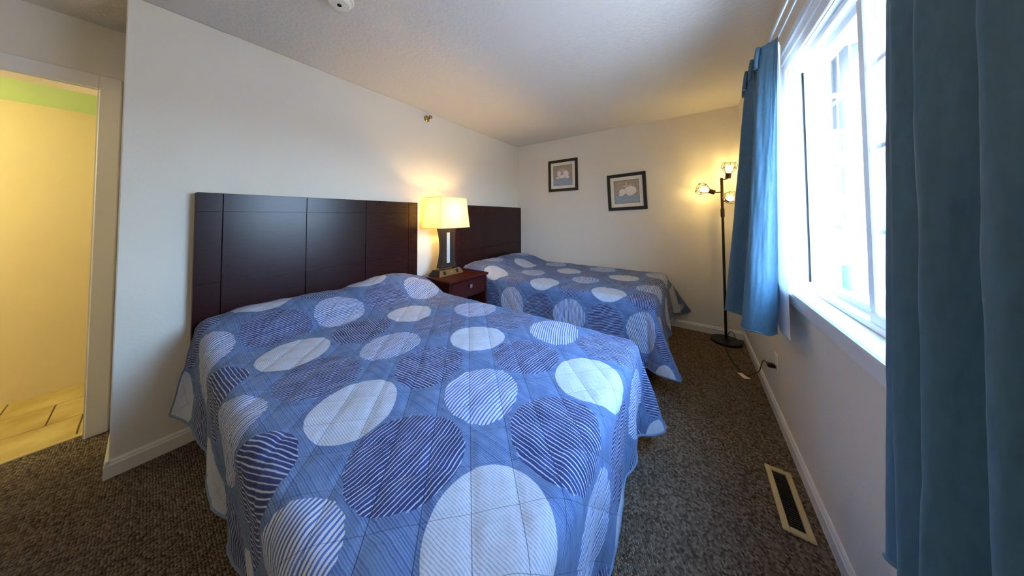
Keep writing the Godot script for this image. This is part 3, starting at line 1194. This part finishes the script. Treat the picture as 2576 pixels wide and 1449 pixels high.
# ==================================================================== pictures
func shell_print(which: int) -> StandardMaterial3D:
	var n := 192
	var im := Image.create(n, n, false, Image.FORMAT_RGB8)
	var ends := []
	for k in 5:
		ends.append(deg_to_rad(-90.0 + 72.0 * k + (8.0 if which == 0 else -4.0)))
	for y in n:
		for x in n:
			var u := float(x) / n
			var v := float(y) / n
			var g := 0.5 + 0.5 * noise.get_noise_2d(u * 6.0 + which * 9.0, v * 6.0)
			var c := Color(0.63, 0.575, 0.50).lerp(Color(0.70, 0.645, 0.575), g)
			if v > 0.66 + 0.012 * sin(u * 9.0):
				c = Color(0.54, 0.60, 0.68).lerp(Color(0.62, 0.68, 0.74), g)
			# a starfish standing behind the shells
			var sx := 0.50 if which == 0 else 0.52
			var d := Vector2(u - sx, v - 0.28)
			var r := d.length()
			var an := d.angle()
			for e in ends:
				var q := absf(wrapf(an - e, -PI, PI))
				if r < 0.25 and r * sin(minf(q, PI / 2)) < 0.055 * (1.0 - r / 0.25) and q < 1.2:
					c = Color(0.86, 0.80, 0.73).lerp(Color(0.74, 0.64, 0.55), 0.5 + 0.5 * sin(r * 160.0))
			# fan and spiral shells
			var sh := [[0.66, 0.44, 0.155, 0.17], [0.30, 0.40, 0.10, 0.16], [0.45, 0.56, 0.20, 0.085], [0.74, 0.60, 0.11, 0.06], [0.22, 0.61, 0.09, 0.045]]
			if which == 1:
				sh = [[0.66, 0.46, 0.24, 0.20], [0.34, 0.50, 0.14, 0.14], [0.28, 0.62, 0.11, 0.05], [0.64, 0.60, 0.13, 0.075]]
			for k in sh.size():
				var s: Array = sh[k]
				var p := Vector2((u - s[0]) / s[2], (v - s[1]) / s[3])
				if p.length() < 1.0:
					var rib := 0.5 + 0.5 * sin(atan2(p.y - 0.9, p.x) * (26.0 if which == 1 else 18.0))
					var ring := 0.5 + 0.5 * sin(p.length() * 13.0)
					c = Color(0.92, 0.90, 0.89).lerp(Color(0.76, 0.68, 0.62), 0.35 * rib * ring if which == 1 else 0.18 * rib)
					if p.length() > 0.94:
						c = Color(0.74, 0.67, 0.61)
			if minf(minf(u, v), minf(1.0 - u, 1.0 - v)) < 0.014:
				c = Color(0.20, 0.17, 0.14)
			im.set_pixel(x, y, c)
	var m := plain(Color.WHITE, 0.7)
	m.albedo_texture = ImageTexture.create_from_image(im)
	return m

func picture(label: String, at: Vector3, turn: float, which: int) -> void:
	var p := base("framed_picture", at)
	p.rotation.z = deg_to_rad(turn)
	tag(p, label, "picture", "framed shell pictures on the end wall")
	var hw := 0.2325
	var hh := 0.236
	var f := 0.040
	for q in [[Vector3(-hw, hh - f, 0.002), Vector3(hw, hh, 0.024)], [Vector3(-hw, -hh, 0.002), Vector3(hw, -hh + f, 0.024)], [Vector3(-hw, -hh + f, 0.002), Vector3(-hw + f, hh - f, 0.024)], [Vector3(hw - f, -hh + f, 0.002), Vector3(hw, hh - f, 0.024)]]:
		var st := mb()
		cbox(st, q[0], q[1], 0.003)
		build(st, "frame_rail", M.picture_frame, p)
	var st := mb()
	cbox(st, Vector3(-hw + f, -hh + f, 0.003), Vector3(hw - f, hh - f, 0.012))
	build(st, "mat_board", M.mat_board, p)
	st = mb()
	var s := 0.150
	face(st, [Vector3(-s, s, 0.0126), Vector3(s, s, 0.0126), Vector3(s, -s, 0.0126), Vector3(-s, -s, 0.0126)], Vector3.BACK, [Vector2(0, 0), Vector2(1, 0), Vector2(1, 1), Vector2(0, 1)])
	build(st, "print", shell_print(which), p)

func build_pictures() -> void:
	picture("black-framed picture of pale scallop shells, hung higher beside the room corner", Vector3(0.815, 1.888, 0), 0.4, 0)
	picture("black-framed picture of a ribbed shell with starfish, hung lower towards the floor lamp", Vector3(1.692, 1.592, 0), 2.2, 1)

# ==================================================================== floor lamp
func cage_head(l: Node3D, joint: Vector3, dir: Vector3) -> void:
	dir = dir.normalized()
	var f := frame_at(dir)
	var st := mb()
	lathe(st, joint, dir, [[0.0, 0.0], [0.021, 0.0], [0.024, 0.006], [0.024, 0.050], [0.020, 0.056], [0.0, 0.056]], 16)
	var so := build(st, "lamp_head", M.socket, l)
	st = mb()
	var prof := [[0.022, 0.050], [0.040, 0.075], [0.058, 0.105], [0.063, 0.130], [0.052, 0.158]]
	for k in 8:
		var t := TAU * k / 8
		var d: Vector3 = f[0] * cos(t) + f[1] * sin(t)
		var pts := []
		for q in prof:
			pts.append(joint + d * q[0] + dir * q[1])
		tube(st, pts, 0.0021, 5)
	for q in [prof[2], prof[4]]:
		var ring := []
		for k in 24:
			var t := TAU * k / 24
			var zig: float = 0.010 * cos(t * 8.0) if q == prof[2] else 0.004 * cos(t * 8.0)
			ring.append(joint + (f[0] * cos(t) + f[1] * sin(t)) * q[0] + dir * (q[1] + zig))
		tube(st, ring, 0.0021, 5, true)
	build(st, "wire_cage", M.socket, so)
	st = mb()
	lathe(st, joint, dir, [[0.012, 0.050], [0.016, 0.062], [0.027, 0.085], [0.030, 0.100], [0.026, 0.116], [0.014, 0.128], [0.0, 0.131]], 16)
	build(st, "bulb", M.bulb, so)
	var o := OmniLight3D.new()
	o.name = "bulb_light"
	o.light_color = Color(1.0, 0.87, 0.53)
	o.light_energy = 0.026
	o.light_size = 0.012
	o.omni_range = 10.0
	o.omni_attenuation = 2.0
	o.shadow_enabled = true
	so.add_child(o, true)
	o.position = joint + dir * 0.098

func build_floor_lamp() -> void:
	var l := base("floor_lamp", Vector3(2.632, 0, 0.155))
	tag(l, "black floor lamp with three lit bulbs in wire cages", "lamp")
	var st := mb()
	lathe(st, Vector3.ZERO, Vector3.UP, [[0.0, 0.001], [0.125, 0.001], [0.127, 0.006], [0.127, 0.020], [0.122, 0.026], [0.03, 0.030], [0.03, 0.036], [0.014, 0.040], [0.0, 0.040]], 40)
	build(st, "base", M.black, l)
	st = mb()
	tube(st, [Vector3(0, 0.03, 0), Vector3(0, 1.27, 0)], 0.0115, 14)
	build(st, "pole", M.black, l)
	st = mb()
	lathe(st, Vector3(0, 1.265, 0), Vector3.UP, [[0.0, 0.0], [0.0165, 0.0], [0.0165, 0.085], [0.0, 0.085]], 16)
	lathe(st, Vector3(0.0, 1.325, 0.014), Vector3.BACK, [[0.004, 0.0], [0.004, 0.008], [0.0, 0.008]], 10)
	build(st, "collar", M.black, l)
	st = mb()
	tube(st, [Vector3(0, 1.35, 0), Vector3(0, 1.665, 0)], 0.0125, 14)
	build(st, "upper_pole", M.socket, l)
	# arms and heads: one up, one towards the pictures, one into the room
	for q in [[Vector3(0.0, 1.645, 0), Vector3(0.050, 1.655, 0.004), Vector3(0.10, 1.0, 0.12)], [Vector3(0.0, 1.520, 0), Vector3(-0.058, 1.518, 0.006), Vector3(-1.0, 0.42, 0.15)], [Vector3(0.0, 1.425, 0), Vector3(0.042, 1.430, 0.022), Vector3(0.10, 0.20, 1.0)]]:
		st = mb()
		tube(st, [q[0], q[1]], 0.006, 10)
		build(st, "arm", M.socket, l)
		cage_head(l, q[1], q[2])
	# the flex loops off the pole above the base
	st = mb()
	var pts := []
	for k in 13:
		var t := PI * k / 12
		pts.append(Vector3(0.012 + 0.028 * (1 - cos(t)), 0.045 + 0.075 * sin(t), 0.012))
	tube(st, pts, 0.003, 6)
	build(st, "flex_loop", M.cable, l)

# ==================================================================== curtains
func catmull(p: Array, t: float) -> Vector2:
	var n := p.size() - 1
	var k := clampi(int(t * n), 0, n - 1)
	var f := t * n - k
	var a: Vector2 = p[maxi(k - 1, 0)]
	var b: Vector2 = p[k]
	var c: Vector2 = p[k + 1]
	var d: Vector2 = p[mini(k + 2, n)]
	return 0.5 * (2.0 * b + (c - a) * f + (2.0 * a - 5.0 * b + 4.0 * c - d) * f * f + (3.0 * b - a - 3.0 * c + d) * f * f * f)

func drape(root: Node3D, top: Array, low: Array, yt: float, yb: float, ns: int, back: float, flip: bool, called: String, mat: Material, sd: float) -> void:
	var nh := 60
	var P := PackedVector3Array()
	P.resize((ns + 1) * (nh + 1))
	for i in ns + 1:
		var s := float(i) / ns
		var a := catmull(top, s)
		var b := catmull(low, s)
		var a2 := catmull(top, minf(s + 0.004, 1.0)) - catmull(top, maxf(s - 0.004, 0.0))
		var b2 := catmull(low, minf(s + 0.004, 1.0)) - catmull(low, maxf(s - 0.004, 0.0))
		for j in nh + 1:
			var h := float(j) / nh
			var e := pow(h, 0.8)
			var d := (a2.lerp(b2, e)).normalized()
			var nrm := Vector2(d.y, -d.x)
			var p := a.lerp(b, e) + nrm * (back + 0.004 * noise.get_noise_2d(s * 14.0 + sd, h * 2.0) + 0.0012 * noise.get_noise_2d(s * 40.0 + sd, h * 9.0) * sstep(0.1, 0.5, h))
			var y := lerpf(yt, yb, h) + 0.004 * sin(s * 37.0 + sd) * h
			P[i * (nh + 1) + j] = Vector3(p.x, y, p.y)
	put(sheet(P, PackedVector2Array(), ns + 1, nh + 1, flip), called, mat, root)
	# hem: a rolled edge along the bottom
	if back == 0.0:
		var st := mb()
		var pts := []
		for i in range(0, ns + 1, 2):
			pts.append(P[i * (nh + 1) + nh])
		tube(st, pts, 0.0035, 6)
		build(st, "hem", mat, root)

func build_curtains() -> void:
	# rod
	var r := base("curtain_rod", Vector3(W - 0.10, 2.118, 2.2))
	tag(r, "slim metal curtain rod above the window", "curtain rod")
	var st := mb()
	tube(st, [Vector3(0, 0, -0.83), Vector3(0, 0, 1.05)], 0.0062, 12)
	build(st, "tube", M.rod, r)
	st = mb()
	tube(st, [Vector3(0.028, 0.0, -0.80), Vector3(0.028, 0.0, 1.05)], 0.0045, 10)
	build(st, "inner_tube", M.rod, r)
	for z in [-0.80, 1.02]:
		st = mb()
		cbox(st, Vector3(-0.012, -0.010, z - 0.010), Vector3(0.092, 0.010, z + 0.010), 0.003)
		cbox(st, Vector3(0.092, -0.035, z - 0.016), Vector3(0.0995, 0.035, z + 0.016), 0.003)
		build(st, "bracket", M.rod, r)
	# far curtain, gathered; points are x,z from its far end to its near end
	var c := base("curtain", Vector3.ZERO)
	tag(c, "gathered blue curtain with white lining beside the floor lamp", "curtain", "blue lined curtains at the window")
	var top := [Vector2(2.735, 1.38), Vector2(2.665, 1.44), Vector2(2.725, 1.50), Vector2(2.655, 1.56), Vector2(2.725, 1.62), Vector2(2.660, 1.69), Vector2(2.720, 1.75), Vector2(2.665, 1.81), Vector2(2.705, 1.86), Vector2(2.715, 1.885)]
	var low := [Vector2(2.735, 1.36), Vector2(2.64, 1.40), Vector2(2.535, 1.46), Vector2(2.545, 1.52), Vector2(2.64, 1.54), Vector2(2.66, 1.60), Vector2(2.580, 1.71), Vector2(2.588, 1.79), Vector2(2.65, 1.805), Vector2(2.703, 1.77)]
	drape(c, top, low, 2.104, 0.700, 150, 0.0, false, "drape", M.satin, 2.0)
	var ltop := [Vector2(2.745, 1.40), Vector2(2.735, 1.50), Vector2(2.742, 1.60), Vector2(2.735, 1.70), Vector2(2.738, 1.80), Vector2(2.714, 1.875)]
	var llow := [Vector2(2.735, 1.40), Vector2(2.728, 1.47), Vector2(2.735, 1.55), Vector2(2.735, 1.64), Vector2(2.722, 1.74), Vector2(2.733, 1.83)]
	drape(c, ltop, llow, 2.090, 0.705, 70, 0.0, false, "lining", M.lining, 5.0)
	pleats(c, top, 2.104)
	# near curtain
	c = base("curtain", Vector3.ZERO)
	tag(c, "wide blue curtain hanging in heavy folds past the floor register", "curtain", "blue lined curtains at the window")
	top = [Vector2(2.712, 2.800), Vector2(2.668, 2.830), Vector2(2.690, 2.870), Vector2(2.640, 2.895), Vector2(2.700, 2.935), Vector2(2.635, 2.970), Vector2(2.690, 3.010), Vector2(2.640, 3.045), Vector2(2.705, 3.09), Vector2(2.64, 3.14), Vector2(2.70, 3.19), Vector2(2.69, 3.23)]
	low = [Vector2(2.690, 2.770), Vector2(2.632, 2.805), Vector2(2.645, 2.850), Vector2(2.612, 2.885), Vector2(2.655, 2.925), Vector2(2.600, 2.965), Vector2(2.665, 3.010), Vector2(2.600, 3.060), Vector2(2.68, 3.11), Vector2(2.60, 3.16), Vector2(2.68, 3.21), Vector2(2.69, 3.26)]
	drape(c, top, low, 2.104, 0.700, 190, 0.0, false, "drape", M.satin, 8.0)
	ltop = [Vector2(2.722, 2.79), Vector2(2.728, 2.85), Vector2(2.718, 2.92), Vector2(2.728, 3.0), Vector2(2.72, 3.1), Vector2(2.725, 3.22)]
	llow = [Vector2(2.708, 2.76), Vector2(2.715, 2.84), Vector2(2.700, 2.92), Vector2(2.715, 3.0), Vector2(2.70, 3.1), Vector2(2.71, 3.25)]
	drape(c, ltop, llow, 2.090, 0.705, 70, 0.0, false, "lining", M.lining, 6.0)
	pleats(c, top, 2.104)

# pinch pleats sewn at the heading and the hooks that carry them
func pleats(root: Node3D, top: Array, yt: float) -> void:
	for k in range(1, top.size() - 1, 2):
		var p: Vector2 = top[k]
		var st := mb()
		for q in [-0.012, 0.0, 0.012]:
			var pts := []
			for i in 7:
				var h := i / 6.0
				pts.append(Vector3(p.x - 0.006 - 0.010 * sin(h * PI * 0.5), yt + 0.004 - 0.10 * h, p.y + q * (1.0 - 0.75 * h)))
			tube(st, pts, 0.0085, 8)
		build(st, "pinch_pleat", M.satin, root)
		st = mb()
		tube(st, [Vector3(p.x + 0.005, yt - 0.03, p.y), Vector3(W - 0.112, yt + 0.010, p.y), Vector3(W - 0.1065, yt + 0.016, p.y)], 0.002, 6)
		build(st, "hook", M.rod, root)

# ==================================================================== small things
func build_small_things() -> void:
	# floor register
	var v := base("floor_register", Vector3(2.697, 0, 1.865))
	tag(v, "cream metal floor register with dark slats set in the carpet", "vent")
	var st := mb()
	var hx := 0.047
	var hz := 0.168
	var ix := 0.024
	var iz := 0.142
	cbox(st, Vector3(-hx, 0.001, -hz), Vector3(-ix, 0.010, hz), 0.003)
	cbox(st, Vector3(ix, 0.001, -hz), Vector3(hx, 0.010, hz), 0.003)
	cbox(st, Vector3(-ix, 0.001, -hz), Vector3(ix, 0.010, -iz), 0.003)
	cbox(st, Vector3(-ix, 0.001, iz), Vector3(ix, 0.010, hz), 0.003)
	build(st, "flange", M.cream_metal, v)
	st = mb()
	cbox(st, Vector3(-ix, 0.0005, -iz), Vector3(ix, 0.002, iz))
	build(st, "backing", M.black, v)
	st = mb()
	cbox(st, Vector3(-ix, -0.0045, -0.0008), Vector3(ix, 0.0045, 0.0008), 0.0004, Transform3D(Basis(Vector3.RIGHT, 0.7), Vector3.ZERO))
	var slat := st.commit()
	var ns := 27
	for k in ns:
		var o := put(slat, "slat", M.slat, v)
		o.position = Vector3(0, 0.0062, lerpf(-iz + 0.005, iz - 0.005, float(k) / (ns - 1)))
	# power outlet
	var p := base("power_outlet", Vector3(W, 0.352, 1.255))
	tag(p, "white wall outlet with a black plug under the window", "outlet")
	st = mb()
	cbox(st, Vector3(-0.007, -0.058, -0.036), Vector3(0.0, 0.058, 0.036), 0.003)
	build(st, "cover_plate", M.plastic, p)
	for y in [-0.024, 0.024]:
		st = mb()
		cbox(st, Vector3(-0.009, y - 0.017, -0.016), Vector3(-0.0065, y + 0.017, 0.016), 0.002)
		build(st, "receptacle", M.plastic, p)
	# flex from the floor lamp to the outlet
	var f := Node3D.new()
	f.name = "power_cord"
	get_node("floor_lamp").add_child(f)
	f.position = -get_node("floor_lamp").position
	f.set_meta("label", "black cord running across the carpet to the wall outlet")
	var way := [Vector3(2.612, 0.007, 0.30), Vector3(2.618, 0.006, 0.42), Vector3(2.643, 0.006, 0.61), Vector3(2.672, 0.006, 0.72), Vector3(2.705, 0.008, 0.795), Vector3(2.728, 0.03, 0.80), Vector3(2.752, 0.07, 0.84), Vector3(2.762, 0.12, 0.90), Vector3(2.758, 0.20, 0.99), Vector3(2.748, 0.275, 1.10), Vector3(2.742, 0.325, 1.19), Vector3(2.748, 0.332, 1.245)]
	var cur := Curve3D.new()
	for k in way.size():
		var t: Vector3 = (way[mini(k + 1, way.size() - 1)] - way[maxi(k - 1, 0)]) / 6.0
		cur.add_point(way[k], -t, t)
	var pts := []
	for k in 61:
		pts.append(cur.sample_baked(cur.get_baked_length() * k / 60.0))
	st = mb()
	tube(st, pts, 0.0032, 8)
	build(st, "flex", M.cable, f)
	st = mb()
	cbox(st, Vector3(2.745, 0.318, 1.236), Vector3(2.784, 0.342, 1.272), 0.006)
	build(st, "plug", M.cable, f)
	st = mb()
	for q in [[Vector3(2.668, 0.004, 0.790), 0.5]]:
		cbox(st, Vector3(-0.022, 0, -0.050), Vector3(0.022, 0.0012, 0.030), 0.0004, Transform3D(Basis(Vector3.UP, 0.45) * Basis(Vector3.RIGHT, -0.02), Vector3(2.690, 0.003, 0.800)))
	build(st, "label_tag", M.paper, f)
	# side-wall sprinkler
	var s := base("fire_sprinkler", Vector3(0, 2.362, 1.80))
	tag(s, "small metal fire sprinkler high on the headboard wall", "sprinkler")
	st = mb()
	lathe(st, Vector3.ZERO, Vector3.RIGHT, [[0.0, 0.0], [0.036, 0.0], [0.036, 0.003], [0.026, 0.016], [0.020, 0.020], [0.0, 0.020]], 24)
	build(st, "escutcheon", M.brass, s)
	st = mb()
	lathe(st, Vector3(0.018, 0, 0), Vector3.RIGHT, [[0.012, 0.0], [0.012, 0.016], [0.009, 0.018], [0.009, 0.026]], 16)
	tube(st, [Vector3(0.04, 0.009, 0), Vector3(0.056, 0.014, 0), Vector3(0.074, 0.006, 0)], 0.003, 8)
	tube(st, [Vector3(0.04, -0.009, 0), Vector3(0.056, -0.014, 0), Vector3(0.074, -0.006, 0)], 0.003, 8)
	build(st, "nozzle", M.brass, s)
	st = mb()
	cbox(st, Vector3(0.072, -0.015, -0.015), Vector3(0.075, 0.008, 0.015), 0.001)
	cbox(st, Vector3(0.050, 0.012, -0.017), Vector3(0.082, 0.015, 0.017), 0.001)
	build(st, "deflector", M.brass, s)
	# smoke detector on the ceiling
	var d := base("smoke_detector", Vector3(0.87, H, 2.985))
	tag(d, "white round smoke detector on the ceiling", "smoke detector")
	st = mb()
	lathe(st, Vector3.ZERO, Vector3.DOWN, [[0.0, 0.0], [0.066, 0.0], [0.066, 0.012], [0.060, 0.016], [0.0, 0.016]], 32)
	build(st, "mount", M.plastic, d)
	st = mb()
	lathe(st, Vector3(0, -0.016, 0), Vector3.DOWN, [[0.054, 0.0], [0.054, 0.014], [0.046, 0.024], [0.014, 0.026], [0.0, 0.026]], 32)
	build(st, "cover", M.plastic, d)
	st = mb()
	lathe(st, Vector3(0, -0.042, 0), Vector3.DOWN, [[0.010, 0.0], [0.010, 0.003], [0.0, 0.003]], 16)
	build(st, "test_button", M.far_shade, d)
